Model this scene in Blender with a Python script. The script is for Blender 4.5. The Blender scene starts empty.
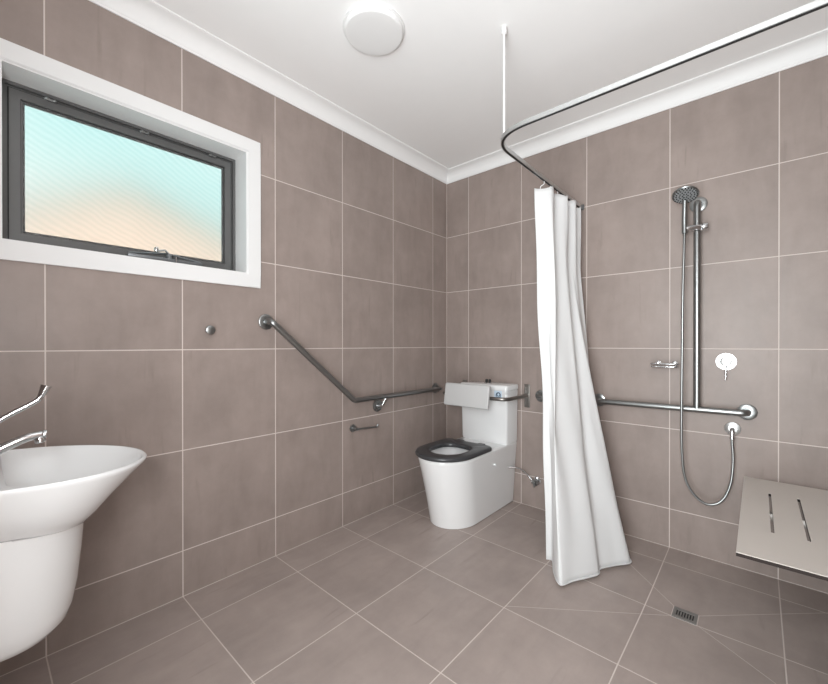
import bpy, bmesh, math, random
from mathutils import Vector, Matrix
random.seed(4)
PI = math.pi
C = bpy.context.scene.collection

# ------------------------------------------------------------------ room measures (metres)
RX, RY = 2.36, -2.86            # right wall, front wall (behind the camera); left wall x=0, back wall y=0
CEIL, CORN = 2.545, 2.466       # ceiling, lower edge of the cornice
T = 0.45                        # tile module
TR = 0.4533                     # tile rows on the walls
A0, B0, Z0 = 0.1835, 0.2158, 0.2070
DRAIN = (1.708, -0.598)

# ------------------------------------------------------------------ node helpers
def new_mat(name):
    m = bpy.data.materials.new(name); m.use_nodes = True
    nt = m.node_tree; nt.nodes.clear()
    out = nt.nodes.new('ShaderNodeOutputMaterial')
    b = nt.nodes.new('ShaderNodeBsdfPrincipled')
    nt.links.new(b.outputs[0], out.inputs[0])
    return m, nt, b, out

class NB:
    def __init__(s, nt): s.nt = nt
    def lk(s, a, b): s.nt.links.new(a, b)
    def n(s, t, **k):
        x = s.nt.nodes.new(t)
        for q, v in k.items(): setattr(x, q, v)
        return x
    def m(s, op, a, b=None, c=None):
        x = s.n('ShaderNodeMath', operation=op)
        for i, v in enumerate((a, b, c)):
            if v is None: continue
            if isinstance(v, (int, float)): x.inputs[i].default_value = v
            else: s.lk(v, x.inputs[i])
        return x.outputs[0]
    def mix(s, f, a, b):
        x = s.n('ShaderNodeMix', data_type='RGBA')
        if isinstance(f, (int, float)): x.inputs[0].default_value = f
        else: s.lk(f, x.inputs[0])
        for i, v in ((6, a), (7, b)):
            if isinstance(v, tuple): x.inputs[i].default_value = (*v[:3], 1)
            else: s.lk(v, x.inputs[i])
        return x.outputs[2]

def simple(name, col, rough=.5, metal=0., var=.04, scale=12., coat=0., bump=0., spec=.5):
    m, nt, b, out = new_mat(name); q = NB(nt)
    tc = q.n('ShaderNodeTexCoord'); no = q.n('ShaderNodeTexNoise')
    no.inputs['Scale'].default_value = scale; no.inputs['Detail'].default_value = 3
    q.lk(tc.outputs['Object'], no.inputs['Vector'])
    lo = tuple(c * (1 - var) for c in col); hi = tuple(min(1, c * (1 + var)) for c in col)
    q.lk(q.mix(no.outputs[0], lo, hi), b.inputs['Base Color'])
    r = q.m('MULTIPLY_ADD', no.outputs[0], .08, rough - .04)
    q.lk(r, b.inputs['Roughness'])
    b.inputs['Metallic'].default_value = metal
    b.inputs['Coat Weight'].default_value = coat
    b.inputs['Specular IOR Level'].default_value = spec
    if bump:
        bp = q.n('ShaderNodeBump'); bp.inputs['Strength'].default_value = bump
        bp.inputs['Distance'].default_value = .002
        q.lk(no.outputs[0], bp.inputs['Height']); q.lk(bp.outputs[0], b.inputs['Normal'])
    return m

def tile_mat(name, axis, falls=False, tone=(.292, .239, .217)):
    """large stone-look porcelain tiles; axis = ('y','z') etc."""
    m, nt, b, out = new_mat(name); q = NB(nt)
    geo = q.n('ShaderNodeNewGeometry'); sp = q.n('ShaderNodeSeparateXYZ')
    q.lk(geo.outputs['Position'], sp.inputs[0])
    X, Y, Z = sp.outputs
    def coord(a):
        if a == 'x': return q.m('DIVIDE', q.m('SUBTRACT', X, B0), T)
        if a == 'y': return q.m('DIVIDE', q.m('SUBTRACT', q.m('MULTIPLY', Y, -1.), A0), T)
        return q.m('DIVIDE', q.m('SUBTRACT', Z, Z0), TR)
    u, v = coord(axis[0]), coord(axis[1])
    def line(c, wd=.0042 / T):
        f = q.m('FRACT', q.m('ADD', c, .5))
        d = q.m('ABSOLUTE', q.m('SUBTRACT', f, .5))
        return q.m('LESS_THAN', d, wd / 2)
    g = q.m('MAXIMUM', line(u), line(v))
    if not falls:      # sealed joints along the floor and in the corners of the room
        zf = .003 if axis[0] == 'y' else q.m('SUBTRACT', .0025, q.m('ADD', q.m('MULTIPLY', q.m('MINIMUM', X, 1.115), .00897), q.m('MULTIPLY', q.m('MAXIMUM', q.m('SUBTRACT', X, 1.115), 0.), .0032)))
        g = q.m('MAXIMUM', g, q.m('LESS_THAN', Z, zf))
        hc = Y if axis[0] == 'y' else X
        g = q.m('MAXIMUM', g, q.m('GREATER_THAN', hc, -.003) if axis[0] == 'y' else q.m('LESS_THAN', hc, .002))
    if falls:      # cut lines of the fall: from the four corners of the shower floor to the waste
        dx, dy = DRAIN
        for cx, cy in ((1.115, -1.07), (1.115, 0.0), (RX, 0.0), (RX, -1.07)):
            L = math.hypot(cx - dx, cy - dy); ex, ey = (cx - dx) / L, (cy - dy) / L
            px = q.m('SUBTRACT', X, dx); py = q.m('SUBTRACT', Y, dy)
            cr = q.m('ABSOLUTE', q.m('SUBTRACT', q.m('MULTIPLY', px, ey), q.m('MULTIPLY', py, ex)))
            dt = q.m('ADD', q.m('MULTIPLY', px, ex), q.m('MULTIPLY', py, ey))
            k = q.m('MULTIPLY', q.m('LESS_THAN', cr, .0014), q.m('MULTIPLY', q.m('GREATER_THAN', dt, 0.), q.m('LESS_THAN', dt, L)))
            g = q.m('MAXIMUM', g, q.m('MULTIPLY', k, .8))
        # grout round the waste
        ax = q.m('ABSOLUTE', q.m('SUBTRACT', X, dx)); ay = q.m('ABSOLUTE', q.m('SUBTRACT', Y, dy + .002))
        k = q.m('MULTIPLY', q.m('LESS_THAN', ax, .0465), q.m('LESS_THAN', ay, .0425))
        g = q.m('MAXIMUM', g, k)
    fl = q.n('ShaderNodeCombineXYZ')
    q.lk(q.m('FLOOR', u), fl.inputs[0]); q.lk(q.m('FLOOR', v), fl.inputs[1])
    wn = q.n('ShaderNodeTexWhiteNoise', noise_dimensions='3D'); q.lk(fl.outputs[0], wn.inputs['Vector'])
    # tile-local coordinates, rotated a little so the clouding runs diagonally
    uv = q.n('ShaderNodeCombineXYZ')
    q.lk(u, uv.inputs[0]); q.lk(v, uv.inputs[1]); q.lk(q.m('MULTIPLY', wn.outputs['Value'], 30.), uv.inputs[2])
    mp = q.n('ShaderNodeMapping'); mp.inputs['Rotation'].default_value = (0, 0, .55)
    mp.inputs['Scale'].default_value = (3.2, .9, 1)
    q.lk(uv.outputs[0], mp.inputs[0])
    n1 = q.n('ShaderNodeTexNoise'); n1.inputs['Scale'].default_value = 1.5; n1.inputs['Detail'].default_value = 6
    n1.inputs['Roughness'].default_value = .55; n1.inputs['Distortion'].default_value = .6
    q.lk(mp.outputs[0], n1.inputs['Vector'])
    n2 = q.n('ShaderNodeTexNoise'); n2.inputs['Scale'].default_value = 1.6; n2.inputs['Detail'].default_value = 2
    q.lk(uv.outputs[0], n2.inputs['Vector'])
    n3 = q.n('ShaderNodeTexNoise'); n3.inputs['Scale'].default_value = 7; n3.inputs['Detail'].default_value = 6
    n3.inputs['Roughness'].default_value = .65; q.lk(uv.outputs[0], n3.inputs['Vector'])
    mp2 = q.n('ShaderNodeMapping'); mp2.inputs['Rotation'].default_value = (0, 0, .62); mp2.inputs['Scale'].default_value = (7, .8, 1)
    q.lk(uv.outputs[0], mp2.inputs[0])
    n4 = q.n('ShaderNodeTexNoise'); n4.inputs['Scale'].default_value = 1.7; n4.inputs['Detail'].default_value = 5; n4.inputs['Distortion'].default_value = .35
    q.lk(mp2.outputs[0], n4.inputs['Vector'])
    vein = q.n('ShaderNodeMapRange'); vein.inputs[1].default_value = .60; vein.inputs[2].default_value = .74; q.lk(n4.outputs[0], vein.inputs[0])
    patch = q.n('ShaderNodeMapRange'); patch.inputs[1].default_value = .48; patch.inputs[2].default_value = .62; q.lk(n2.outputs[0], patch.inputs[0])
    k = q.m('MULTIPLY_ADD', n1.outputs[0], .34, -.17)
    k = q.m('ADD', k, q.m('MULTIPLY_ADD', n2.outputs[0], .34, -.17))
    k = q.m('ADD', k, q.m('MULTIPLY_ADD', n3.outputs[0], .22, -.11))
    k = q.m('SUBTRACT', k, q.m('MULTIPLY', vein.outputs[0], q.m('MULTIPLY', patch.outputs[0], .20)))
    k = q.m('ADD', k, q.m('MULTIPLY_ADD', wn.outputs['Value'], .05, .985))
    hs = q.n('ShaderNodeVectorMath', operation='SCALE'); hs.inputs[0].default_value = tone
    q.lk(k, hs.inputs['Scale'])
    col = q.mix(g, hs.outputs[0], (.62, .55, .515))
    q.lk(col, b.inputs['Base Color'])
    q.lk(q.m('MULTIPLY_ADD', g, .4, q.m('MULTIPLY_ADD', n1.outputs[0], .12, .36)), b.inputs['Roughness'])
    b.inputs['Specular IOR Level'].default_value = .38
    bp = q.n('ShaderNodeBump'); bp.inputs['Strength'].default_value = .35; bp.inputs['Distance'].default_value = .0015
    q.lk(q.m('SUBTRACT', q.m('MULTIPLY', n1.outputs[0], .12), g), bp.inputs['Height'])
    q.lk(bp.outputs[0], b.inputs['Normal'])
    return m

M = {}
M['tile_left'] = tile_mat('porcelain_tile_side', ('y', 'z'))
M['tile_back'] = tile_mat('porcelain_tile_back', ('x', 'z'))
M['tile_floor'] = tile_mat('porcelain_tile_floor', ('x', 'y'), True, (.350, .293, .270))
M['ceiling'] = simple('ceiling_paint', (.90, .90, .90), .75, var=.01)
M['cornice'] = simple('cornice_paint', (.84, .84, .84), .6, var=.01)
M['trim'] = simple('white_trim_paint', (.76, .76, .76), .35, var=.01)
M['ceramic'] = simple('white_ceramic', (.79, .795, .80), .10, var=.008, coat=.3)
M['white_plastic'] = simple('white_plastic', (.76, .76, .76), .35, var=.01)
M['pad'] = simple('pad_vinyl', (.52, .52, .52), .5, var=.02)
M['seat_dark'] = simple('charcoal_seat', (.045, .046, .050), .32, var=.1)
M['steel'] = simple('stainless_steel', (.31, .32, .32), .33, 1., var=.04, scale=40)
M['satin_steel'] = simple('satin_steel', (.27, .255, .24), .38, 1., var=.06, scale=60)
M['chrome'] = simple('chrome', (.66, .67, .68), .13, 1., var=.01)
M['frame'] = simple('charcoal_aluminium', (.12, .12, .12), .35, .2, var=.05)
M['black'] = simple('black_rubber', (.012, .012, .012), .5, var=.1)
M['laminate'] = simple('beige_laminate', (.60, .555, .515), .45, var=.03, scale=6)
M['core'] = simple('dark_laminate_core', (.020, .012, .010), .8, var=.1)
M['sticker'] = simple('pale_blue_sticker', (.62, .74, .85), .4, var=.02)
M['badge'] = simple('dark_blue_print', (.08, .13, .20), .4, var=.05)
M['clear'] = simple('frosted_white_lamp', (.78, .78, .78), .6, var=.005, spec=.25)
M['render_wall'] = simple('peach_render', (.90, .60, .50), .9, var=.05, bump=.3)
M['roof'] = simple('grey_roofing', (.40, .42, .42), .8, var=.1)
M['grate'] = simple('brushed_grate', (.26, .25, .24), .5, .5, var=.1, scale=60)
M['face'] = simple('grey_spray_face', (.34, .36, .37), .35, .3, var=.05)
M['track'] = simple('polished_aluminium', (.60, .61, .61), .30, 1., var=.03)
M['nozzle'] = simple('grey_nozzle', (.20, .21, .22), .35, .6, var=.1)

def curtain_mat():
    m, nt, b, out = new_mat('white_curtain_cloth'); q = NB(nt)
    tc = q.n('ShaderNodeTexCoord'); wv = q.n('ShaderNodeTexNoise')
    wv.inputs['Scale'].default_value = 220; q.lk(tc.outputs['Object'], wv.inputs['Vector'])
    b.inputs['Base Color'].default_value = (.84, .845, .85, 1)
    b.inputs['Roughness'].default_value = .75
    bp = q.n('ShaderNodeBump'); bp.inputs['Strength'].default_value = .05; bp.inputs['Distance'].default_value = .001
    q.lk(wv.outputs[0], bp.inputs['Height']); q.lk(bp.outputs[0], b.inputs['Normal'])
    tr = q.n('ShaderNodeBsdfTranslucent'); tr.inputs[0].default_value = (.84, .84, .84, 1)
    mx = q.n('ShaderNodeMixShader'); mx.inputs[0].default_value = .28
    q.lk(b.outputs[0], mx.inputs[1]); q.lk(tr.outputs[0], mx.inputs[2]); q.lk(mx.outputs[0], out.inputs[0])
    return m
M['curtain'] = curtain_mat()

def pane_mat():
    m, nt, b, out = new_mat('frosted_window_glass'); q = NB(nt)
    b.inputs['Transmission Weight'].default_value = 1.
    b.inputs['Roughness'].default_value = .33
    b.inputs['IOR'].default_value = 1.35
    tc = q.n('ShaderNodeTexCoord')
    mp = q.n('ShaderNodeMapping'); mp.inputs['Rotation'].default_value = (.5, 0, 0)
    q.lk(tc.outputs['Object'], mp.inputs[0])
    wv = q.n('ShaderNodeTexWave', wave_type='BANDS', bands_direction='Z')
    wv.inputs['Scale'].default_value = 14; wv.inputs['Distortion'].default_value = 5
    wv.inputs['Detail'].default_value = 2; wv.inputs['Detail Scale'].default_value = .6
    q.lk(mp.outputs[0], wv.inputs['Vector'])
    bp = q.n('ShaderNodeBump'); bp.inputs['Strength'].default_value = .12; bp.inputs['Distance'].default_value = .002
    q.lk(q.mix(wv.outputs[1], (.86, .90, .90), (1., 1., 1.)), b.inputs['Base Color']); q.lk(wv.outputs[1], bp.inputs['Height']); q.lk(bp.outputs[0], b.inputs['Normal'])
    return m
M['pane'] = pane_mat()

# ------------------------------------------------------------------ mesh helpers (all in world coordinates)
def BM(): return bmesh.new()

def box(bm, x0, x1, y0, y1, z0, z1, bev=0., seg=2):
    t = bmesh.new(); r = bmesh.ops.create_cube(t, size=1)
    bmesh.ops.scale(t, vec=(abs(x1 - x0), abs(y1 - y0), abs(z1 - z0)), verts=t.verts)
    bmesh.ops.translate(t, vec=((x0 + x1) / 2, (y0 + y1) / 2, (z0 + z1) / 2), verts=t.verts)
    if bev: bmesh.ops.bevel(t, geom=t.edges[:], offset=bev, segments=seg, profile=.5, affect='EDGES')
    merge(bm, t); return bm

def merge(bm, t):
    me = bpy.data.meshes.new('tmp'); t.to_mesh(me); bm.from_mesh(me); t.free(); bpy.data.meshes.remove(me)

def basis(d):
    d = Vector(d).normalized()
    a = Vector((0, 0, 1)) if abs(d.z) < .9 else Vector((1, 0, 0))
    u = d.cross(a).normalized(); v = d.cross(u).normalized()
    return u, v, d

def lathe(bm, prof, o, d, n=32, sx=1., sy=1., capped=True):
    """prof = [(radius, height along d)]"""
    u, v, d = basis(d); o = Vector(o); rings = []
    for r, h in prof:
        if r < 1e-6: rings.append([bm.verts.new(o + d * h)]); continue
        rings.append([bm.verts.new(o + d * h + u * (r * sx * math.cos(2 * PI * i / n)) + v * (r * sy * math.sin(2 * PI * i / n))) for i in range(n)])
    for a, b in zip(rings, rings[1:]):
        if len(a) == 1 and len(b) == 1: continue
        for i in range(n):
            j = (i + 1) % n
            if len(a) == 1: bm.faces.new((a[0], b[i], b[j]))
            elif len(b) == 1: bm.faces.new((a[i], b[0], a[j]))
            else: bm.faces.new((a[i], b[i], b[j], a[j]))
    if capped:
        for r in (rings[0], rings[-1]):
            if len(r) > 2: bm.faces.new(r)
    return bm

def fillet(pts, rad, k=7):
    pts = [Vector(p) for p in pts]; out = [pts[0]]
    for i in range(1, len(pts) - 1):
        a, p, b = pts[i - 1], pts[i], pts[i + 1]
        r = rad[i] if isinstance(rad, (list, tuple)) else rad
        da, db = (a - p), (b - p); la, lb = da.length, db.length; da.normalize(); db.normalize()
        ang = da.angle(db)
        if r <= 0 or ang > PI - .02: out.append(p); continue
        t = min(r / math.tan(ang / 2), la * .49, lb * .49)
        p0, p1 = p + da * t, p + db * t
        for j in range(k + 1):
            s = j / k; out.append(p0 * (1 - s) ** 2 + p * 2 * s * (1 - s) + p1 * s * s)
    out.append(pts[-1]); return out

def catmull(pts, k=8):
    pts = [Vector(p) for p in pts]; P = [pts[0] * 2 - pts[1]] + pts + [pts[-1] * 2 - pts[-2]]; out = []
    for i in range(1, len(P) - 2):
        a, b, c, d = P[i - 1:i + 3]
        for j in range(k):
            t = j / k
            out.append(.5 * ((2 * b) + (c - a) * t + (2 * a - 5 * b + 4 * c - d) * t * t + (3 * b - a - 3 * c + d) * t ** 3))
    out.append(pts[-1]); return out

def sweep(bm, path, section, up=None, closed_caps=True):
    """section = list of (a,b) offsets; r = float -> round. Parallel transport."""
    path = [Vector(p) for p in path]; rings = []
    t0 = (path[1] - path[0]).normalized()
    u = Vector(up) if up else basis(t0)[0]
    u = (u - t0 * u.dot(t0)).normalized(); pt = t0
    for i, p in enumerate(path):
        t = (path[min(i + 1, len(path) - 1)] - path[max(i - 1, 0)]).normalized()
        ax = pt.cross(t)
        if ax.length > 1e-7: u = Matrix.Rotation(pt.angle(t), 3, ax.normalized()) @ u
        u = (u - t * u.dot(t)).normalized(); v = t.cross(u); pt = t
        sec = section(i / (len(path) - 1)) if callable(section) else section
        rings.append([bm.verts.new(p + u * a + v * b) for a, b in sec])
    n = len(rings[0])
    for a, b in zip(rings, rings[1:]):
        for i in range(n):
            j = (i + 1) % n; bm.faces.new((a[i], b[i], b[j], a[j]))
    if closed_caps: bm.faces.new(rings[0]); bm.faces.new(rings[-1])
    return bm

def circ(r, n=14): return [(r * math.cos(2 * PI * i / n), r * math.sin(2 * PI * i / n)) for i in range(n)]
def tube(bm, path, r, n=14):
    if callable(r): return sweep(bm, path, lambda s: circ(r(s), n))
    return sweep(bm, path, circ(r, n))
def rectsec(w, h): return [(-w / 2, -h / 2), (w / 2, -h / 2), (w / 2, h / 2), (-w / 2, h / 2)]

def loft(bm, rings, cap0=False, cap1=False):
    R = [[bm.verts.new(p) for p in r] for r in rings]; n = len(R[0])
    for a, b in zip(R, R[1:]):
        for i in range(n):
            j = (i + 1) % n; bm.faces.new((a[i], b[i], b[j], a[j]))
    if cap0: bm.faces.new(R[0])
    if cap1: bm.faces.new(R[-1])
    return bm

def dring(cx, hw, yf, ym, yb, z, N=28, K=5, rb=0., zf=None):
    """outline open to +-y: half ellipse front (yf), straight sides from ym back to yb, optional rounded back corners"""
    pts = []
    for i in range(N + 1):
        a = PI * i / N
        pts.append((cx + hw * math.cos(a), ym + (yf - ym) * math.sin(a)))
    s = 1 if yb > ym else -1
    for i in range(1, K): pts.append((cx - hw, ym + (yb - s * rb - ym) * i / K))
    for i in range(5):
        a = PI / 2 * i / 4; pts.append((cx - hw + rb * (1 - math.cos(a)), yb - s * rb + s * rb * math.sin(a)))
    for i in range(1, K): pts.append((cx - hw + rb + (2 * hw - 2 * rb) * i / K, yb))
    for i in range(5):
        a = PI / 2 * (1 - i / 4); pts.append((cx + hw - rb * (1 - math.cos(a)), yb - s * rb + s * rb * math.sin(a)))
    for i in range(1, K): pts.append((cx + hw, yb - s * rb + (ym - yb + s * rb) * i / K))
    return [(x, y, z) for x, y in pts]

def plate(bm, us, vs, holes, w0, w1, f):
    """cells of a grid us x vs except holes (set of (i,j)); thickness w0..w1; f(u,v,w)->xyz"""
    V = {}
    def vt(i, j, k):
        if (i, j, k) not in V: V[i, j, k] = bm.verts.new(f(us[i], vs[j], (w0, w1)[k]))
        return V[i, j, k]
    nu, nv = len(us) - 1, len(vs) - 1
    ok = lambda i, j: 0 <= i < nu and 0 <= j < nv and (i, j) not in holes
    for i in range(nu):
        for j in range(nv):
            if not ok(i, j): continue
            bm.faces.new((vt(i, j, 0), vt(i + 1, j, 0), vt(i + 1, j + 1, 0), vt(i, j + 1, 0)))
            bm.faces.new((vt(i, j, 1), vt(i, j + 1, 1), vt(i + 1, j + 1, 1), vt(i + 1, j, 1)))
            for (di, dj, a, b) in ((-1, 0, (i, j), (i, j + 1)), (1, 0, (i + 1, j + 1), (i + 1, j)), (0, -1, (i + 1, j), (i, j)), (0, 1, (i, j + 1), (i + 1, j + 1))):
                if not ok(i + di, j + dj):
                    bm.faces.new((vt(*a, 0), vt(*b, 0), vt(*b, 1), vt(*a, 1)))
    return bm

# ------------------------------------------------------------------ object helpers
def world_origin(o):
    v = Vector((0, 0, 0))
    while o: v += o.location; o = o.parent
    return v

def obj(name, bm, mat, parent=None, loc=None, smooth=True, angle=40, mats=None):
    bmesh.ops.remove_doubles(bm, verts=bm.verts, dist=1e-6)
    bmesh.ops.recalc_face_normals(bm, faces=bm.faces)
    org = world_origin(parent) if parent else Vector(loc or (0, 0, 0))
    bmesh.ops.translate(bm, vec=-org, verts=bm.verts)
    me = bpy.data.meshes.new(name); bm.to_mesh(me); bm.free()
    me.materials.append(mat)
    for x in (mats or []): me.materials.append(x)
    if smooth:
        me.polygons.foreach_set('use_smooth', [True] * len(me.polygons))
        me.set_sharp_from_angle(angle=math.radians(angle))
    o = bpy.data.objects.new(name, me); C.objects.link(o)
    if parent: o.parent = parent
    else: o.location = org
    return o

def tag(o, label, cat, group=None):
    o['label'] = label; o['category'] = cat
    if group: o['group'] = group
    return o
def thing(name, label, cat, loc, group=None):
    o = bpy.data.objects.new(name, None); C.objects.link(o); o.location = loc
    o.empty_display_size = .1
    return tag(o, label, cat, group)
def struct(o): o['kind'] = 'structure'; return o

# ================================================================== THE ROOM
WT = .16
# window opening in the left wall
WY0, WY1, WZ0, WZ1 = -2.546, -1.687, 1.494, 2.112
bm = plate(BM(), [RY - WT, WY0, WY1, WT], [-.1, WZ0, WZ1, CEIL + .1], {(1, 1)}, -WT, 0, lambda u, v, w: (w, u, v))
struct(obj('wall_left', bm, M['tile_left'], smooth=False))
bm = box(BM(), -WT, RX + WT, 0, WT, -.1, CEIL + .1); struct(obj('wall_back', bm, M['tile_back'], smooth=False))
bm = box(BM(), RX, RX + WT, RY - WT, 0, -.1, CEIL + .1); struct(obj('wall_right', bm, M['tile_left'], smooth=False))
# unseen doorway behind the camera, added so light can enter
DX0, DX1, DZ = 1.30, 2.26, 2.12
bm = plate(BM(), [0, DX0, DX1, RX], [-.1, 0.0, DZ, CEIL + .1], {(1, 1)}, RY - WT, RY, lambda u, v, w: (u, w, v))
struct(obj('wall_front', bm, M['tile_back'], smooth=False))
bm = box(BM(), -WT, RX + WT, RY - WT, WT, CEIL, CEIL + .12); struct(obj('ceiling', bm, M['ceiling'], smooth=False))
# floor: level, with a shallow fall to the waste in the shower
bm = BM()
sx0, sy0 = 1.115, -1.07; dz = -.024
P = {}
def fv(x, y, z=0.):
    k = (round(x, 4), round(y, 4))
    if k not in P: P[k] = bm.verts.new((x, y, z))
    return P[k]
c = fv(DRAIN[0], DRAIN[1], dz)
a1, a2, a3, a4 = fv(sx0, sy0, -.006), fv(sx0, 0, -.010), fv(RX, 0, -.014), fv(RX, sy0, -.010)
for p, q_ in ((a1, a2), (a2, a3), (a3, a4), (a4, a1)): bm.faces.new((p, q_, c))
for t_ in ((fv(0, RY), fv(sx0, RY), a1), (fv(0, RY), a1, fv(0, 0)), (a1, a2, fv(0, 0))): bm.faces.new(t_)
bm.faces.new((fv(sx0, RY), fv(RX, RY), a4, a1))
r = bmesh.ops.extrude_face_region(bm, geom=bm.faces[:])
bmesh.ops.translate(bm, vec=(0, 0, -.1), verts=[v for v in r['geom'] if isinstance(v, bmesh.types.BMVert)])
struct(obj('floor', bm, M['tile_floor'], smooth=False))

# cornices: coved plaster, lips at both edges
def cove(s):    # (out from wall, down from ceiling)
    W_, H_ = .082, CEIL - CORN
    pr = [(0, -H_), (.006, -H_), (.008, -H_ + .008)]
    for i in range(9):
        a = PI / 2 * i / 8
        pr.append((W_ - .012 - (W_ - .022) * math.cos(a), -H_ + .010 + (H_ - .020) * math.sin(a)))
    pr += [(W_ - .008, -.008), (W_, -.006), (W_, 0), (0, 0)]
    return pr
def cornice(name, p0, p1, inward):
    bm = BM(); inn = Vector(inward); d = (Vector(p1) - Vector(p0)).normalized()
    rings = []
    for k, e in ((0, p0), (1, p1)):
        ring = []
        for a, h in cove(0):
            q_ = Vector(e) + inn * a + Vector((0, 0, CEIL + h)) + d * (a if k == 0 else -a)
            ring.append(q_)
        rings.append(ring)
    loft(bm, rings, True, True)
    struct(obj(name, bm, M['cornice'], angle=25))
cornice('trim_1', (0, RY, 0), (0, 0, 0), (1, 0, 0))
cornice('trim_2', (0, 0, 0), (RX, 0, 0), (0, -1, 0))
cornice('trim_3', (RX, 0, 0), (RX, RY, 0), (-1, 0, 0))
cornice('trim_4', (RX, RY, 0), (0, RY, 0), (0, 1, 0))
# door lining around the added doorway
bm = plate(BM(), [DX0 - .05, DX0, DX1, DX1 + .05], [0, DZ, DZ + .06], {(1, 0)}, RY, RY + .014, lambda u, v, w: (u, w, v))
struct(obj('trim_5', bm, M['trim'], smooth=False))

# ================================================================== WINDOW
win = bpy.data.objects.new('window_1', None); C.objects.link(win); win.location = (0, (WY0 + WY1) / 2, WZ0); struct(win)
aw = .066
bm = plate(BM(), [WY0 - aw, WY0, WY1, WY1 + aw], [WZ0 - aw, WZ0, WZ1, WZ1 + aw], {(1, 1)}, 0, .013, lambda u, v, w: (w, u, v))
bmesh.ops.bevel(bm, geom=[e for e in bm.edges if abs(e.verts[0].co.x - .013) < 1e-5 and abs(e.verts[1].co.x - .013) < 1e-5 and len(e.link_faces) == 2 and abs(e.link_faces[0].normal.dot(e.link_faces[1].normal)) < .5], offset=.003, segments=2, affect='EDGES')
obj('architrave', bm, M['trim'], win, angle=30)
lt = .006
bm = plate(BM(), [WY0, WY0 + lt, WY1 - lt, WY1], [WZ0, WZ0 + lt, WZ1 - lt, WZ1], {(1, 1)}, -.125, .006, lambda u, v, w: (w, u, v))
obj('reveal', bm, M['trim'], win, smooth=False)
def ring_bm(bm, y0, y1, z0, z1, wd, x0, x1, bev=.0015):
    t = plate(BM(), [y0, y0 + wd, y1 - wd, y1], [z0, z0 + wd, z1 - wd, z1], {(1, 1)}, x0, x1, lambda u, v, w: (w, u, v))
    merge(bm, t)
FX = -.122
bm = BM()
ring_bm(bm, WY0 + lt, WY1 - lt, WZ0 + lt, WZ1 - lt, .012, -.15, FX + .004)
ring_bm(bm, WY0 + lt + .012, WY1 - lt - .012, WZ0 + lt + .012, WZ1 - lt - .012, .016, -.15, FX - .010)
box(bm, FX - .01, FX + .016, WY0 + lt, WY1 - lt, WZ0 + lt, WZ0 + lt + .018, .002)
obj('frame', bm, M['frame'], win, smooth=False)
so = lt + .022
bm = BM()
ring_bm(bm, WY0 + so, WY1 - so, WZ0 + so, WZ1 - so, .030, -.145, FX - .002)
ring_bm(bm, WY0 + so + .030, WY1 - so - .030, WZ0 + so + .030, WZ1 - so - .030, .012, -.140, FX - .012)
gk = BM(); ring_bm(gk, WY0 + so - .004, WY1 - so + .004, WZ0 + so - .004, WZ1 - so + .004, .0045, -.145, FX - .0065)
ring_bm(gk, WY0 + so + .029, WY1 - so - .029, WZ0 + so + .029, WZ1 - so - .029, .003, -.140, FX - .0115)
obj('gasket', gk, M['black'], win, smooth=False)
sash = obj('sash', bm, M['frame'], win, smooth=False)
gi = so + .030 + .006
bm = box(BM(), -.138, -.132, WY0 + gi, WY1 - gi, WZ0 + gi, WZ1 - gi)
obj('pane', bm, M['pane'], sash, smooth=False)
# chain winder at the middle of the sill
wy = -2.015
bm = BM()
box(bm, FX + .002, FX + .030, wy - .15, wy + .15, WZ0 + .026, WZ0 + .040, .003)
tube(bm, [(FX + .02, wy - .145, WZ0 + .042), (FX + .012, wy, WZ0 + .064), (FX + .02, wy + .145, WZ0 + .042)], .004, 8)
lathe(bm, [(.012, 0), (.012, .018), (.008, .024), (0, .024)], (FX + .016, wy + .01, WZ0 + .036), (0, 0, 1), 16)
wd = obj('winder', bm, M['nozzle'], win)
bm = BM()
tube(bm, fillet([(FX + .016, wy + .01, WZ0 + .062), (FX + .03, wy - .01, WZ0 + .074), (FX + .05, wy - .05, WZ0 + .060)], .01), .0045, 8)
lathe(bm, [(0, -.011), (.008, -.008), (.0095, 0), (.008, .008), (0, .011)], (FX + .05, wy - .05, WZ0 + .068), (0, 0, 1), 14)
tube(bm, [(FX + .03, wy + .035, WZ0 + .05), (FX + .035, wy + .035, WZ0 + .010)], .003, 8)
obj('winder_handle', bm, M['chrome'], wd)
for yy in (WY0 + .14, WY1 - .12, (WY0 + WY1) / 2 + .02):
    bm = box(BM(), FX - .008, FX + .006, yy - .018, yy + .018, WZ1 - .030, WZ1 - .021, .0015)
    lathe(bm, [(.006, 0), (.006, .01), (0, .012)], (FX, yy - .01, WZ1 - .026), (1, 0, 0), 12)
    lathe(bm, [(.005, 0), (.005, .01), (0, .012)], (FX, yy + .012, WZ1 - .026), (1, 0, 0), 12)
    obj('sash_clip', bm, M['steel'], win)

# ================================================================== OUTSIDE, seen blurred through the frosted pane
hs = thing('neighbouring_house', 'blurred peach rendered house seen through the frosted window', 'house', (-5.2, -2.6, 0))
bm = BM()
pts = [(-6.5, 0), (2.2, 0), (2.2, 2.05), (-.6, 3.10), (-1.6, 3.15), (-3.0, 2.35), (-6.5, 2.2)]
pts = [(-3.6, -.3), (3.0, -.3), (3.0, 2.45), (.2, 3.0), (-1.1, 3.45), (-2.35, 2.8), (-3.6, 2.3)]
v0 = [bm.verts.new((-5.0, y, z)) for y, z in pts]; v1 = [bm.verts.new((-5.6, y, z)) for y, z in pts]
bm.faces.new(v0); bm.faces.new(v1)
for i in range(len(pts)):
    j = (i + 1) % len(pts); bm.faces.new((v0[i], v0[j], v1[j], v1[i]))
obj('wall', bm, M['render_wall'], hs, smooth=False)
bm = BM()
rp = [(-5.2, y, z + .02) for y, z in pts[2:]]
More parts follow.
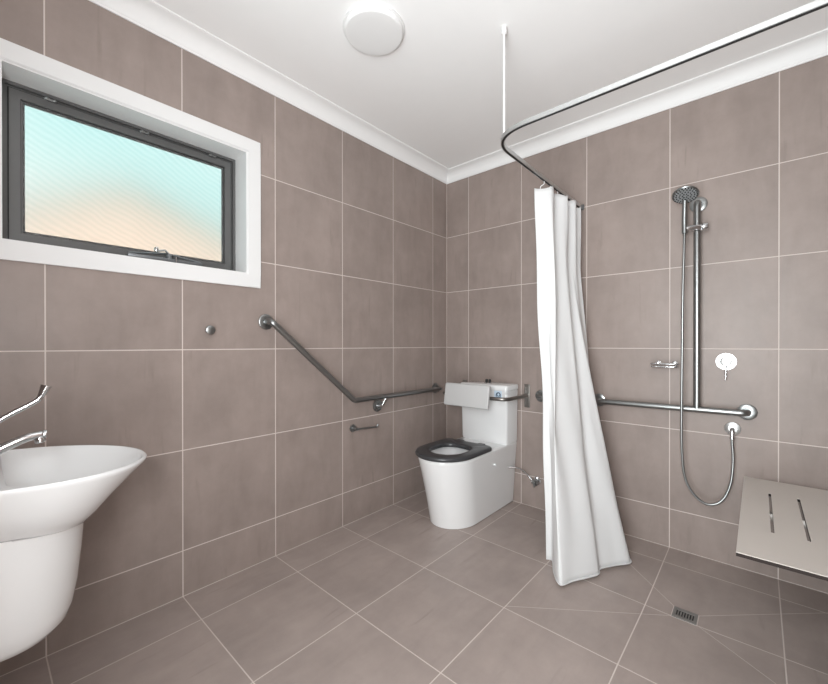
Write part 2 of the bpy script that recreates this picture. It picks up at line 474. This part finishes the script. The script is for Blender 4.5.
for a_, b_ in zip(rp, rp[1:]): sweep(bm, [a_, b_], rectsec(.7, .05), up=(1, 0, 0))
obj('roof', bm, M['roof'], hs, smooth=False)

# ================================================================== CEILING LIGHT
lx, ly = .655, -1.420
lt_ = thing('ceiling_light', 'round white flush ceiling light, switched off', 'ceiling light', (lx, ly, CEIL))
bm = lathe(BM(), [(.136, 0), (.138, -.003), (.138, -.008), (.133, -.011)], (lx, ly, CEIL), (0, 0, 1), 64)
obj('base', bm, M['white_plastic'], lt_)
bm = lathe(BM(), [(.131, -.009), (.1295, -.022), (.1275, -.026), (.124, -.0285), (.1225, -.0288), (.09, -.0300), (.05, -.0308), (0, -.031)], (lx, ly, CEIL), (0, 0, 1), 64)
obj('diffuser', bm, M['clear'], lt_)

# ================================================================== WASH BASIN (on the front wall, projecting towards the back wall)
bx = .415
bs = thing('wash_basin', 'white wall-hung basin with boat-shaped bowl and shroud below', 'basin', (bx, RY, .30))
bm = BM()
yb = RY
def tilt(pts, k=0.):      # rim falls a little to the front, foot of the bowl climbs to the back
    return [(x, y, z - .065 * max(0, y + 2.56) + k * (max(0, -2.385 - max(y, -2.56)) / .175)) for x, y, z in pts]
def br(hw, yf, ym, z, rb=.01): return tilt(dring(bx, hw, yf, ym, yb, z, 36, 6, rb), .03 * (.81 - z) / .19)
rings = [br(.150, -2.392, -2.53, .630), br(.162, -2.376, -2.53, .638), br(.190, -2.348, -2.525, .672), br(.214, -2.312, -2.52, .715),
         br(.236, -2.264, -2.515, .765), br(.246, -2.240, -2.512, .788), br(.250, -2.232, -2.51, .797), br(.250, -2.231, -2.51, .802), br(.247, -2.235, -2.51, .806), br(.243, -2.240, -2.51, .806)]
# inner bowl (same point count, open to the back at the deck)
def bi(hw, yf, ym, z, yk, rb=.03): return tilt(dring(bx, hw, yf, ym, yk, z, 36, 6, rb))
rings += [bi(.238, -2.245, -2.49, .803, -2.556, .05), bi(.232, -2.253, -2.49, .790, -2.554, .05), bi(.205, -2.285, -2.48, .745, -2.550, .05),
          bi(.160, -2.335, -2.46, .702, -2.538, .06), bi(.100, -2.39, -2.46, .684, -2.505, .03), bi(.03, -2.435, -2.455, .681, -2.475, .008)]
loft(bm, rings, True, True)
obj('bowl', bm, M['ceramic'], bs, angle=50)
bm = BM()
def sr(hw, yf, z, ym=-2.55): return dring(bx, hw, yf, ym, yb, z, 36, 6, .01)
loft(bm, [sr(.150, -2.386, .668), sr(.1495, -2.387, .62), sr(.147, -2.392, .55), sr(.143, -2.401, .46), sr(.139, -2.411, .40), sr(.132, -2.422, .368), sr(.120, -2.440, .350),
          sr(.100, -2.468, .340, -2.57), sr(.06, -2.54, .334, -2.62)], True, True)
obj('shroud', bm, M['ceramic'], bs, angle=50)
bm = lathe(BM(), [(.022, 0), (.022, .003), (.018, .005), (.012, .003), (0, .003)], (bx, -2.455, .682), (0, 0, 1), 24)
obj('waste', bm, M['chrome'], bs)
# overflow
bm = lathe(BM(), [(.010, 0), (.010, .002), (.006, .003), (0, .002)], (bx, -2.553, .755), (0, 1, .3), 16)
obj('overflow_ring', bm, M['chrome'], bs)

tp = thing('basin_mixer_tap', 'chrome basin mixer with long care lever, on the back of the white basin', 'tap', (bx, -2.665, .806))
bm = lathe(BM(), [(.028, 0), (.028, .004), (.025, .008), (.025, .055), (.022, .062), (0, .062)], (bx, -2.665, .806), (0, 0, 1), 28)
obj('body', bm, M['chrome'], tp)
bm = BM()
path = catmull([(bx, -2.655, .838), (bx, -2.60, .836), (bx, -2.55, .860), (bx, -2.51, .877), (bx, -2.476, .882)], 6)
tube(bm, path, lambda s: .0150 - .0045 * s, 16)
lathe(bm, [(.010, 0), (.0125, .003), (.0125, .016), (.010, .018), (0, .018)], (bx, -2.484, .877), (0, .25, -1), 18)
lathe(bm, [(.010, 0), (.0125, .004), (.012, .010), (0, .012)], (bx, -2.479, .882), (0, 1, -.1), 18)
obj('spout', bm, M['chrome'], tp)
bm = BM()
lathe(bm, [(.024, 0), (.025, .012), (.020, .026), (0, .030)], (bx, -2.665, .868), (0, 0, 1), 24)
path = catmull([(bx, -2.66, .885), (bx, -2.60, .908), (bx, -2.54, .947), (bx, -2.492, .976), (bx, -2.480, .990), (bx, -2.468, 1.020)], 6)
sweep(bm, path, lambda s: [(a * (1 + 1.4 * max(0, s - .80) * 5), b * (1 + .8 * max(0, s - .80) * 5)) for a, b in circ(.0072, 12)], up=(1, 0, 0))
obj('lever', bm, M['chrome'], tp)

# ================================================================== ROBE HOOK
hk = thing('robe_hook', 'small round steel robe hook left of the angled grab rail', 'hook', (0, -1.874, 1.205))
bm = lathe(BM(), [(.011, 0), (.011, .004), (.006, .006), (.006, .018)], (0, -1.874, 1.205), (1, 0, 0), 20)
obj('stem', bm, M['steel'], hk)
bm = lathe(BM(), [(0, .014), (.013, .015), (.020, .019), (.021, .024), (.020, .031), (.014, .034), (0, .035)], (0, -1.874, 1.205), (1, 0, 0), 28)
obj('knob', bm, M['steel'], hk)

# ================================================================== GRAB RAILS
def flange(bm, p, n, r=.040, t=.011):
    lathe(bm, [(r - .002, 0), (r, .002), (r, t - .002), (r - .003, t), (.022, t + .001), (.021, t + .004), (.0, t + .004)], p, n, 36)
GR = .0165
g = thing('grab_rail', 'angled steel grab rail beside toilet, below right of window', 'grab rail', (0, -.80, .78))
h = .062; zl = .785
fa, fb = Vector((0, -1.589, 1.256)), Vector((0, -.157, .788))
bend = Vector((h, -1.040, .789))
bm = tube(BM(), fillet([fa + Vector((.006, 0, 0)), fa + Vector((h, .0, 0)), bend, fb + Vector((h, 0, 0)), fb + Vector((.006, 0, 0))], [0, .045, .05, .04, 0]), GR, 18)
obj('bar', bm, M['steel'], g)
fc = Vector((0, -.791, .722))
for p in (fa, fb, fc):
    bm = BM(); flange(bm, p, (1, 0, 0)); obj('flange', bm, M['steel'], g)
bm = tube(BM(), fillet([fc + Vector((.006, 0, 0)), fc + Vector((.045, .0, 0)), Vector((h, -.765, .778))], .025), .008, 12)
obj('support', bm, M['chrome'], g)

g = thing('grab_rail', 'short straight steel grab rail half hidden behind the shower curtain', 'grab rail', (.95, 0, .78))
f1, f2 = Vector((.815, 0, .780)), Vector((1.09, 0, .780))
bm = tube(BM(), fillet([f1 + Vector((0, -.006, 0)), f1 + Vector((0, -h, 0)), f2 + Vector((0, -h, 0)), f2 + Vector((0, -.006, 0))], .04), GR, 18)
obj('bar', bm, M['steel'], g)
for p in (f1, f2):
    bm = BM(); flange(bm, p, (0, -1, 0)); obj('flange', bm, M['steel'], g)

g = thing('shower_grab_rail', 'inverted T-shaped steel grab rail on the shower wall', 'grab rail', (1.69, 0, .785))
f1, f2, ft = Vector((1.192, 0, .788)), Vector((1.899, 0, .793)), Vector((1.697, 0, 1.893))
bm = tube(BM(), fillet([f1 + Vector((0, -.006, 0)), f1 + Vector((0, -h, 0)), f2 + Vector((0, -h, 0)), f2 + Vector((0, -.006, 0))], .04), GR, 18)
obj('bar', bm, M['steel'], g)
bm = tube(BM(), fillet([ft + Vector((0, -.006, 0)), ft + Vector((0, -h, 0)), Vector((ft.x, -h, .79))], .04), GR, 18)
obj('riser', bm, M['steel'], g)
for p in (f1, f2, ft):
    bm = BM(); flange(bm, p, (0, -1, 0)); obj('flange', bm, M['steel'], g)

# ================================================================== HAND SHOWER on the riser
rx, rz = 1.697, 1.752
hsn = thing('hand_shower', 'chrome hand shower clipped to the riser with hanging hose', 'hand shower', (rx, -h, rz))
bm = BM()
lathe(bm, [(.0175, 0), (.026, .003), (.026, .030), (.0175, .033)], (rx, -h, rz - .016), (0, 0, 1), 24, capped=False)
tube(bm, [(rx + .045, -h - .006, rz + .006), (rx + .015, -h - .012, rz + .002)], .011, 14)
lathe(bm, [(.012, 0), (.021, .004), (.021, .022), (.018, .026), (0, .026)], (rx + .022, -h - .004, rz + .002), (1, .05, .05), 22)
tube(bm, [(rx + .01, -h - .018, rz + .002), (rx - .020, -h - .038, rz), (rx - .048, -h - .044, rz - .002)], .012, 14)
obj('slider', bm, M['chrome'], hsn)
hp = Vector((rx - .050, -h - .046, rz))
bm = BM()
tube(bm, [hp + Vector((0, 0, -.028)), hp, hp + Vector((0, -.004, .05)), hp + Vector((.003, -.014, .142))], lambda s: .013 - .001 * s, 16)
obj('handle', bm, M['steel'], hsn)
hd = hp + Vector((.006, -.026, .172)); hn = Vector((.05, -.44, -.89)).normalized()
bm = lathe(BM(), [(0, -.026), (.020, -.024), (.044, -.010), (.058, .0), (.060, .006), (.057, .010), (.0, .010)], hd, hn, 40)
hdo = obj('head', bm, M['steel'], hsn)
bm = lathe(BM(), [(.053, .0100), (.052, .0112), (0, .0115)], hd, hn, 40); obj('spray_face', bm, M['face'], hdo)
bm = BM(); u_, v_, d_ = basis(hn)
for rr, nn in ((.012, 6), (.026, 12), (.040, 18), (.051, 24)):
    for i in range(nn):
        a = 2 * PI * i / nn
        lathe(bm, [(.0034, .0105), (.0028, .0145), (0, .015)], hd + u_ * rr * math.cos(a) + v_ * rr * math.sin(a), hn, 8)
obj('nozzles', bm, M['black'], hdo)
# hose
out_p = Vector((1.842, 0, .700))
bm = BM()
e0 = out_p + Vector((0, -.046, -.045))
hose = catmull([hp + Vector((0, 0, -.028)), (1.640, -.108, 1.40), (1.638, -.110, 1.1), (1.636, -.112, .80), (1.637, -.108, .58),
                (1.650, -.102, .430), (1.690, -.096, .345), (1.745, -.088, .308), (1.800, -.076, .335), (1.835, -.062, .42), (1.846, -.050, .54), e0 + Vector((0, 0, -.02)), e0], 12)
k_ = 0
def hr_(s): return .0058
tube(bm, hose, .0062, 12)
obj('hose', bm, M['steel'], hsn)

ol = thing('shower_hose_outlet', 'round chrome hose outlet elbow below right end of shower rail', 'wall outlet', out_p)
bm = lathe(BM(), [(.032, 0), (.034, .003), (.033, .008), (.022, .012), (.014, .013), (.0, .013)], out_p, (0, -1, 0), 32)
obj('plate', bm, M['track'], ol)
bm = tube(BM(), fillet([out_p + Vector((0, -.010, 0)), out_p + Vector((0, -.046, 0)), out_p + Vector((0, -.046, -.045))], .02), .0105, 16)
obj('elbow', bm, M['chrome'], ol)

mx = Vector((1.815, 0, 1.047))
mo = thing('shower_mixer', 'round chrome shower mixer with downward lever right of the riser', 'shower mixer', mx)
bm = lathe(BM(), [(.042, 0), (.044, .002), (.043, .006), (.030, .007), (0, .007)], mx, (0, -1, 0), 40)
obj('plate', bm, M['track'], mo)
bm = lathe(BM(), [(.024, .006), (.024, .030), (.022, .036), (.013, .038), (0, .0385)], mx, (0, -1, 0), 32)
obj('cartridge', bm, M['track'], mo)
bm = tube(BM(), [mx + Vector((0, -.030, -.02)), mx + Vector((0, -.036, -.092))], .0036, 12)
obj('lever', bm, M['chrome'], mo)

sdx, sdz = 1.552, 1.027
sd = thing('soap_holder', 'small chrome soap holder left of the shower riser', 'soap holder', (sdx, 0, sdz))
bm = BM()
for s in (-1, 1):
    bm = lathe(BM(), [(.013, 0), (.013, .004), (.006, .006), (.006, .040), (.0, .041)], (sdx + s * .040, 0, sdz + .004), (0, -1, 0), 18)
    obj('bracket', bm, M['chrome'], sd)
bm = BM()
loopp = [(sdx - .064, -.030, sdz + .002), (sdx + .064, -.030, sdz + .002), (sdx + .064, -.105, sdz + .002), (sdx - .064, -.105, sdz + .002)]
tube(bm, fillet([(sdx, -.030, sdz + .002)] + loopp[1:] + [loopp[0], (sdx - .001, -.030, sdz + .002)], .02), .0035, 10)
tube(bm, fillet([(sdx, -.034, sdz - .014)] + [(x * .96 + sdx * .04, y, z - .016) for x, y, z in loopp[1:]] + [(loopp[0][0] * .96 + sdx * .04, -.030, sdz - .014), (sdx - .001, -.034, sdz - .014)], .02), .003, 10)
for i in range(7):
    xx = sdx - .05 + i * .1 / 6
    tube(bm, [(xx, -.032, sdz - .014), (xx, -.102, sdz - .014)], .002, 8)
for x in (-.06, -.02, .02, .06):
    tube(bm, [(sdx + x, -.104, sdz - .014), (sdx + x, -.105, sdz + .002)], .002, 8)
obj('basket', bm, M['chrome'], sd)

# ================================================================== CURTAIN TRACK
TX, TY, TZ = 1.083, -1.148, 2.020
tr = thing('curtain_track', 'L-shaped steel curtain track hung from the ceiling over the shower', 'curtain track', (TX, TY, TZ))
path = fillet([(TX, -.004, TZ), (TX, TY, TZ), (RX - .004, TY, TZ)], .17, 16)
sec = [(-.008, -.009), (.008, -.009), (.008, .009), (-.008, .009)]
bm = sweep(BM(), path, sec, up=(1, 0, 0))
obj('rail', bm, M['track'], tr, angle=30)
slot = fillet([(TX, -.02, TZ - .0096), (TX, TY, TZ - .0096), (RX - .02, TY, TZ - .0096)], .17, 16)
bm = sweep(BM(), slot, rectsec(.009, .0016), up=(1, 0, 0)); obj('slot', bm, M['black'], tr)
bm = box(BM(), TX - .018, TX + .018, -.010, 0, TZ - .018, TZ + .018, .003); obj('wall_bracket', bm, M['frame'], tr)
bm = box(BM(), RX - .010, RX, TY - .018, TY + .018, TZ - .018, TZ + .018, .003); obj('wall_bracket', bm, M['frame'], tr)
rp_ = Vector((1.094, -1.044, TZ))
bm = tube(BM(), [rp_ + Vector((0, 0, .008)), (rp_.x, rp_.y, CEIL)], .0052, 12)
obj('drop_rod', bm, M['white_plastic'], tr)
bm = lathe(BM(), [(.012, 0), (.012, -.030), (.006, -.034)], (rp_.x, rp_.y, CEIL), (0, 0, 1), 20); obj('ceiling_cup', bm, M['white_plastic'], tr)

# ================================================================== SHOWER CURTAIN
cu = thing('shower_curtain', 'long white shower curtain gathered at the wall end of its track', 'curtain', (1.15, -.4, 0))
top = [(1.035, -.600), (1.105, -.560), (1.108, -.520), (1.060, -.470), (1.125, -.400), (1.125, -.370), (1.060, -.330), (1.128, -.270), (1.128, -.240), (1.062, -.210), (1.118, -.150), (1.118, -.130), (1.060, -.100)]
bot = [(1.102, -.602), (1.135, -.600), (1.185, -.705), (1.243, -.776), (1.282, -.700), (1.350, -.575), (1.345, -.515), (1.392, -.430), (1.446, -.351), (1.420, -.300), (1.360, -.270), (1.330, -.200), (1.200, -.160)]
topc = catmull([(x, y, 0) for x, y in top], 9); botc = catmull([(x, y, 0) for x, y in bot], 9)
def sm(x): x = max(0, min(1, x)); return x * x * (3 - 2 * x)
bm = BM(); NT = 70; grid = []
ZT, ZB = 1.985, -.001
for j in range(NT + 1):
    t = j / NT            # 0 bottom .. 1 top
    row = []
    for i, (a, b) in enumerate(zip(topc, botc)):
        s = i / (len(topc) - 1)
        lin = 1 - t
        ease = max(0., (1 - t / .80)) ** 1.25
        w = lin * (1 - sm((s - .12) * 4)) + ease * sm((s - .12) * 4)
        p = a.lerp(b, w)
        # bunching wrinkles that wander a little down the drop
        k = math.sin(t * 5 + s * 31) * .006 * math.sin(PI * t) + .004 * math.sin(t * 17 + s * 60) * math.sin(PI * t) ** .5
        z = ZB + (ZT - ZB) * t
        if j == NT: z -= .006 * (1 + math.sin(s * 40))
        row.append(bm.verts.new((p.x + k, p.y + k * .4, z)))
    grid.append(row)
for a, b in zip(grid, grid[1:]):
    for i in range(len(a) - 1): bm.faces.new((a[i], a[i + 1], b[i + 1], b[i]))
co = obj('cloth', bm, M['curtain'], cu, angle=180)
md = co.modifiers.new('thickness', 'SOLIDIFY'); md.thickness = .0018
# hem band along the bottom edge
bm = BM()
hem = [(v.x * 1, v.y * 1) for v in botc]
tube(bm, [(x, y, ZB + .006) for x, y in hem], .0035, 6); obj('hem', bm, M['curtain'], co)
for yy, xx in ((-.585, 1.062), (-.50, 1.09), (-.40, 1.09), (-.33, 1.085), (-.26, 1.09), (-.16, 1.09)):
    bm = tube(BM(), fillet([(TX, yy, TZ - .011), (TX, yy, TZ - .026), (xx, yy, TZ - .034), (xx, yy, ZT - .020)], .006, 4), .0022, 8)
    obj('curtain_hook', bm, M['white_plastic'], cu)

# ================================================================== TOILET
cx = .447
to = thing('toilet', 'white wall-faced accessible toilet with charcoal seat, in the corner', 'toilet', (cx, 0, 0))
bm = BM()
def pr(hw, yf, ym, z, rb=.004): return dring(cx, hw, yf, ym, -.004, z, 32, 8, rb)
rings = [pr(.157, -.690, -.50, 0), pr(.158, -.692, -.50, .01), pr(.166, -.716, -.51, .12), pr(.172, -.742, -.53, .23), pr(.180, -.771, -.55, .34),
         pr(.186, -.791, -.57, .41), pr(.187, -.794, -.575, .425), pr(.186, -.793, -.575, .432), pr(.182, -.789, -.575, .436)]
def ir(hw, yf, yk, z): return dring(cx, hw, yf, -.575, yk, z, 32, 8, .09 * hw / .13)
rings += [ir(.135, -.735, -.385, .436), ir(.130, -.730, -.390, .425), ir(.118, -.71, -.41, .36), ir(.085, -.66, -.45, .29), ir(.05, -.62, -.49, .25), ir(.02, -.59, -.55, .24)]
loft(bm, rings, True, True)
obj('pan', bm, M['ceramic'], to, angle=50)
# seat ring
sy_b = -.345
def se(hw, yf, z, rb=.03): return dring(cx, hw, yf, -.600, sy_b, z, 32, 8, rb)
def si(hw, yf, yk, z): return dring(cx, hw, yf, -.590, yk, z, 32, 8, .085 * hw / .12)
bm = BM()
rings = [se(.182, -.795, .438), se(.190, -.806, .441), se(.193, -.812, .448), se(.192, -.812, .458), se(.186, -.806, .464), se(.178, -.796, .466),
         si(.128, -.722, -.425, .466), si(.120, -.712, -.435, .463), si(.115, -.706, -.440, .456), si(.117, -.708, -.438, .438)]
loft(bm, rings + [rings[0]])
obj('seat', bm, M['seat_dark'], to, angle=50)
for s in (-1, 1):
    bm = box(BM(), cx + s * .085 - .024, cx + s * .085 + .024, -.352, -.305, .437, .464, .006, 3)
    obj('hinge', bm, M['seat_dark'], to)
# cistern
bm = BM()
def cr(hw, yf, z): return [(cx + 0.002 + x, y, z) for x, y in
    [(-hw, -.012), (-hw, yf + .016), (-hw + .005, yf + .005), (-hw + .016, yf), (hw - .016, yf), (hw - .005, yf + .005), (hw, yf + .016), (hw, -.012)]]
loft(bm, [cr(.185, -.158, .436), cr(.188, -.162, .45), cr(.194, -.170, .813)], True, True)
ci = obj('cistern', bm, M['ceramic'], to, angle=50)
bm = BM()
loft(bm, [cr(.190, -.166, .813), cr(.190, -.166, .817), cr(.198, -.176, .818), cr(.198, -.176, .842), cr(.195, -.173, .849), cr(.186, -.164, .852)], True, True)
ld = obj('cistern_lid', bm, M['ceramic'], to, angle=50)
bm = lathe(BM(), [(.030, 0), (.030, .004), (.027, .006), (0, .006)], (cx, -.09, .851), (0, 0, 1), 32)
obj('button_ring', bm, M['chrome'], ld)
for s in (-1, 1):
    bm = lathe(BM(), [(.0095, 0), (.0095, .022), (.008, .025), (0, .025)], (cx + s * .0135, -.09, .856), (0, 0, 1), 18)
    obj('flush_button', bm, M['black'], ld)
# pale sticker with round dark badge on the front of the cistern
fy = -.171
bm = box(BM(), cx + .098, cx + .156, fy - .0012, fy + .004, .755, .812); stk = obj('sticker', bm, M['sticker'], ci, smooth=False)
bm = BM()
ring = []
for i in range(25):
    a = PI * 1.0 * i / 24
    ring.append((cx + .130 + .019 * math.cos(a), .783 + .019 * math.sin(a)))
ring += [(cx + .111, .768), (cx + .149, .768)]
v0 = [bm.verts.new((x, fy - .0012, z)) for x, z in ring]; v1 = [bm.verts.new((x, fy - .0022, z)) for x, z in ring]
bm.faces.new(v0); bm.faces.new(v1)
for i in range(len(ring)):
    j = (i + 1) % len(ring); bm.faces.new((v0[i], v0[j], v1[j], v1[i]))
bd = obj('sticker_print', bm, M['badge'], ci, smooth=False)
bm = lathe(BM(), [(.008, 0), (.008, .0008), (0, .0008)], (cx + .132, fy - .0022, .786), (0, -1, 0), 18)
merge(bm, box(BM(), cx + .114, cx + .146, fy - .003, fy - .0022, .7725, .7755))
obj('sticker_mark', bm, M['sticker'], ci, smooth=False)

# ================================================================== BACKREST of the toilet
bk = thing('padded_backrest', 'grey padded backrest on a bent steel rail in front of the cistern', 'backrest', (cx, 0, .775))
by = -.325
bm = box(BM(), cx - .205, cx + .160, by - .034, by - .006, .705, .862, .012, 4)
for v in bm.verts: v.co.y += (v.co.z - .775) * .16
obj('pad', bm, M['pad'], bk, angle=60)
hb = .265
bm = tube(BM(), fillet([(cx - hb, -.006, .775), (cx - hb, by + .012, .775), (cx + hb, by + .012, .775), (cx + hb, -.006, .775)], .075, 10), .0125, 16)
obj('rail', bm, M['satin_steel'], bk)
for s in (-1, 1):
    bm = box(BM(), cx + s * hb - .020, cx + s * hb + .020, -.008, 0, .69, .855, .002)
    obj('mounting_plate', bm, M['satin_steel'], bk)
for s in (-.11, .09):
    bm = box(BM(), cx + s - .015, cx + s + .015, by - .008, by + .027, .758, .792, .003)
    obj('pad_bracket', bm, M['steel'], bk)

# ================================================================== TOILET STOP VALVE
vp = Vector((.788, 0, .185))
sv = thing('stop_valve', 'chrome stop valve low on the wall between toilet and curtain', 'valve', vp)
bm = lathe(BM(), [(.028, 0), (.027, .004), (.015, .007), (.011, .008), (.011, .035), (0, .036)], vp, (0, -1, 0), 28)
merge(bm, lathe(BM(), [(.014, 0), (.016, .004), (.016, .022), (.012, .026), (0, .026)], vp + Vector((-.03, -.032, .0)), (1, 0, 0), 8))
obj('valve_body', bm, M['chrome'], sv)
bm = lathe(BM(), [(.010, .030), (.022, .034), (.023, .044), (.018, .050), (0, .051)], vp, (0, -1, -.1), 6)
merge(bm, box(BM(), vp.x - .004, vp.x + .004, -.062, -.050, vp.z - .03, vp.z + .012, .002))
obj('tap_handle', bm, M['steel'], sv)
bm = tube(BM(), catmull([vp + Vector((-.02, -.034, .0)), vp + Vector((-.05, -.040, .035)), vp + Vector((-.10, -.070, .080)), Vector((cx + .170, -.112, .272))], 8), .0055, 10)
obj('supply_hose', bm, M['chrome'], sv)

# ================================================================== TOILET ROLL HOLDER
tp_ = Vector((0, -1.004, .602))
rh = thing('toilet_roll_holder', 'empty chrome toilet roll arm below the angled grab rail', 'toilet roll holder', tp_)
bm = lathe(BM(), [(.024, 0), (.024, .005), (.021, .010), (.010, .011), (.010, .05), (0, .052)], tp_, (1, 0, 0), 28)
obj('post', bm, M['steel'], rh)
bm = tube(BM(), fillet([tp_ + Vector((.045, -.004, 0)), tp_ + Vector((.050, .168, -.010)), tp_ + Vector((.050, .174, .006))], .006), .0065, 12)
obj('arm', bm, M['steel'], rh)

# ================================================================== SHOWER SEAT (folded down from the right wall)
SZ = .480; SX0, SX1, SY0, SY1 = 1.889, 2.318, -1.008, -.065
st = thing('folding_bench', 'slotted beige fold-down shower bench with dark edge', 'bench', (RX, -.52, SZ - .02))
us = [SX0]; holes = set(); k = 0
for xc in (1.9795, 2.0695, 2.1595, 2.2495): us += [xc - .0045, xc + .0045]
us.append(SX1); vs = [SY0, -.763, -.284, SY1]
for k in range(4): holes.add((1 + 2 * k, 1))
bm = plate(BM(), us, vs, holes, SZ - .002, SZ, lambda u, v, w: (u, v, w)); obj('seat_surface', bm, M['laminate'], st, smooth=False)
bm = plate(BM(), us, vs, holes, SZ - .013, SZ - .002, lambda u, v, w: (u, v, w)); obj('seat_core', bm, M['core'], st, smooth=False)
bm = BM()
for yy in (-.505, -.18, -.83):
    bm = box(BM(), SX0 + .06, RX - .03, yy - .014, yy + .014, SZ - .043, SZ - .013, .002)
    obj('frame_bar', bm, M['satin_steel'], st)
bm = tube(BM(), [(RX - .030, SY0 + .02, SZ - .028), (RX - .030, SY1 - .02, SZ - .028)], .011, 14); obj('hinge_bar', bm, M['steel'], st)
for yy in (-.25, -.76):
    bm = box(BM(), RX - .008, RX, yy - .045, yy + .045, SZ - .12, SZ + .02, .002)
    merge(bm, box(BM(), RX - .040, RX - .004, yy - .010, yy + .010, SZ - .06, SZ - .014, .002))
    obj('wall_bracket', bm, M['steel'], st)

# ================================================================== FLOOR WASTE
gx, gy = DRAIN[0], DRAIN[1] + .002
fd = thing('floor_waste', 'small square steel shower drain grate in the tiled floor', 'drain', (gx, gy, -.014))
gz = -.0185
us = [gx - .043]; vs = [gy - .039, gy - .022, gy + .022, gy + .039]; holes = set()
for i in range(7):
    a = gx - .0315 + i * .0096; us += [a, a + .0052]; holes.add((1 + 2 * i, 1))
us.append(gx + .043)
bm = plate(BM(), us, vs, holes, gz - .004, gz, lambda u, v, w: (u, v, w)); obj('grate', bm, M['grate'], fd, smooth=False)
bm = box(BM(), gx - .042, gx + .042, gy - .038, gy + .038, gz - .0075, gz - .0045); obj('sump', bm, M['black'], fd, smooth=False)

# ================================================================== LIGHT
w = bpy.data.worlds.new('sky'); bpy.context.scene.world = w; w.use_nodes = True
nt = w.node_tree; nt.nodes.clear(); q = NB(nt)
tc = q.n('ShaderNodeTexCoord'); no = q.n('ShaderNodeTexNoise'); no.inputs['Scale'].default_value = 2.2
q.lk(tc.outputs['Generated'], no.inputs['Vector'])
rm = q.n('ShaderNodeValToRGB'); rm.color_ramp.elements[0].position = .42; rm.color_ramp.elements[1].position = .62
q.lk(no.outputs[0], rm.inputs[0])
cl = q.mix(rm.outputs[0], (.50, .88, .87), (.92, .98, .92))
bg = q.n('ShaderNodeBackground'); q.lk(cl, bg.inputs[0]); bg.inputs[1].default_value = 1.12
wo = q.n('ShaderNodeOutputWorld'); q.lk(bg.outputs[0], wo.inputs[0])
sun = bpy.data.lights.new('sun', 'SUN'); sun.energy = 2.3; sun.color = (1, .93, .86); sun.angle = .05
so_ = bpy.data.objects.new('sun', sun); C.objects.link(so_)
so_.rotation_euler = Vector((-1, -.35, -.9)).to_track_quat('-Z', 'Y').to_euler(); so_.location = (4, 2, 6)
# added area lamp filling the unseen doorway, standing in for hall daylight
la = bpy.data.lights.new('doorway_fill', 'AREA'); la.shape = 'RECTANGLE'; la.size = DX1 - DX0; la.size_y = DZ; la.energy = 64
la.color = (.965, .99, 1)
lo = bpy.data.objects.new('doorway_fill', la); C.objects.link(lo)
lo.location = ((DX0 + DX1) / 2, RY - WT - .02, DZ / 2)
lo.rotation_euler = Vector((0, 1, 0)).to_track_quat('-Z', 'Z').to_euler()

# added fill lamp beside the camera, aimed up to brighten ceiling and room
fl_ = bpy.data.lights.new('upward_fill', 'AREA'); fl_.shape = 'DISK'; fl_.size = .45; fl_.energy = 21; fl_.color = (.965, .99, 1)
fo = bpy.data.objects.new('upward_fill', fl_); C.objects.link(fo); fo.location = (1.80, -2.76, 1.30)
fo.rotation_euler = Vector((-.45, .66, .60)).to_track_quat('-Z', 'Y').to_euler()

# ================================================================== CAMERA
CAM = Vector((1.94051, -2.60524, 1.13669)); yaw, pit, rol, f, cy_ = -.7241, -.00298, -.00037, 389.198, 345.680
F = Vector((math.sin(yaw) * math.cos(pit), math.cos(yaw) * math.cos(pit), math.sin(pit)))
R = Vector((math.cos(yaw), -math.sin(yaw), 0)); U = R.cross(F)
R2 = math.cos(rol) * R + math.sin(rol) * U; U2 = -math.sin(rol) * R + math.cos(rol) * U
cd = bpy.data.cameras.new('camera'); cam = bpy.data.objects.new('camera', cd); C.objects.link(cam)
cd.sensor_width = 36; cd.lens = 36 * f / 828; cd.clip_start = .02; cd.shift_y = (cy_ - 342) / 828
mw = Matrix.Identity(4)
for i in range(3):
    mw[i][0], mw[i][1], mw[i][2], mw[i][3] = R2[i], U2[i], -F[i], CAM[i]
cam.matrix_world = mw
S = bpy.context.scene; S.camera = cam
S.view_settings.view_transform = 'Standard'; S.view_settings.look = 'None'
S.view_settings.exposure = 0.0; S.view_settings.gamma = 1
S.cycles.use_denoising = True
try: S.cycles.denoiser = 'OPENIMAGEDENOISE'
except Exception: pass
S.cycles.max_bounces = 12; S.cycles.diffuse_bounces = 8; S.cycles.glossy_bounces = 5; S.cycles.transmission_bounces = 8
S.cycles.sample_clamp_indirect = 6
S.cycles.caustics_reflective = False
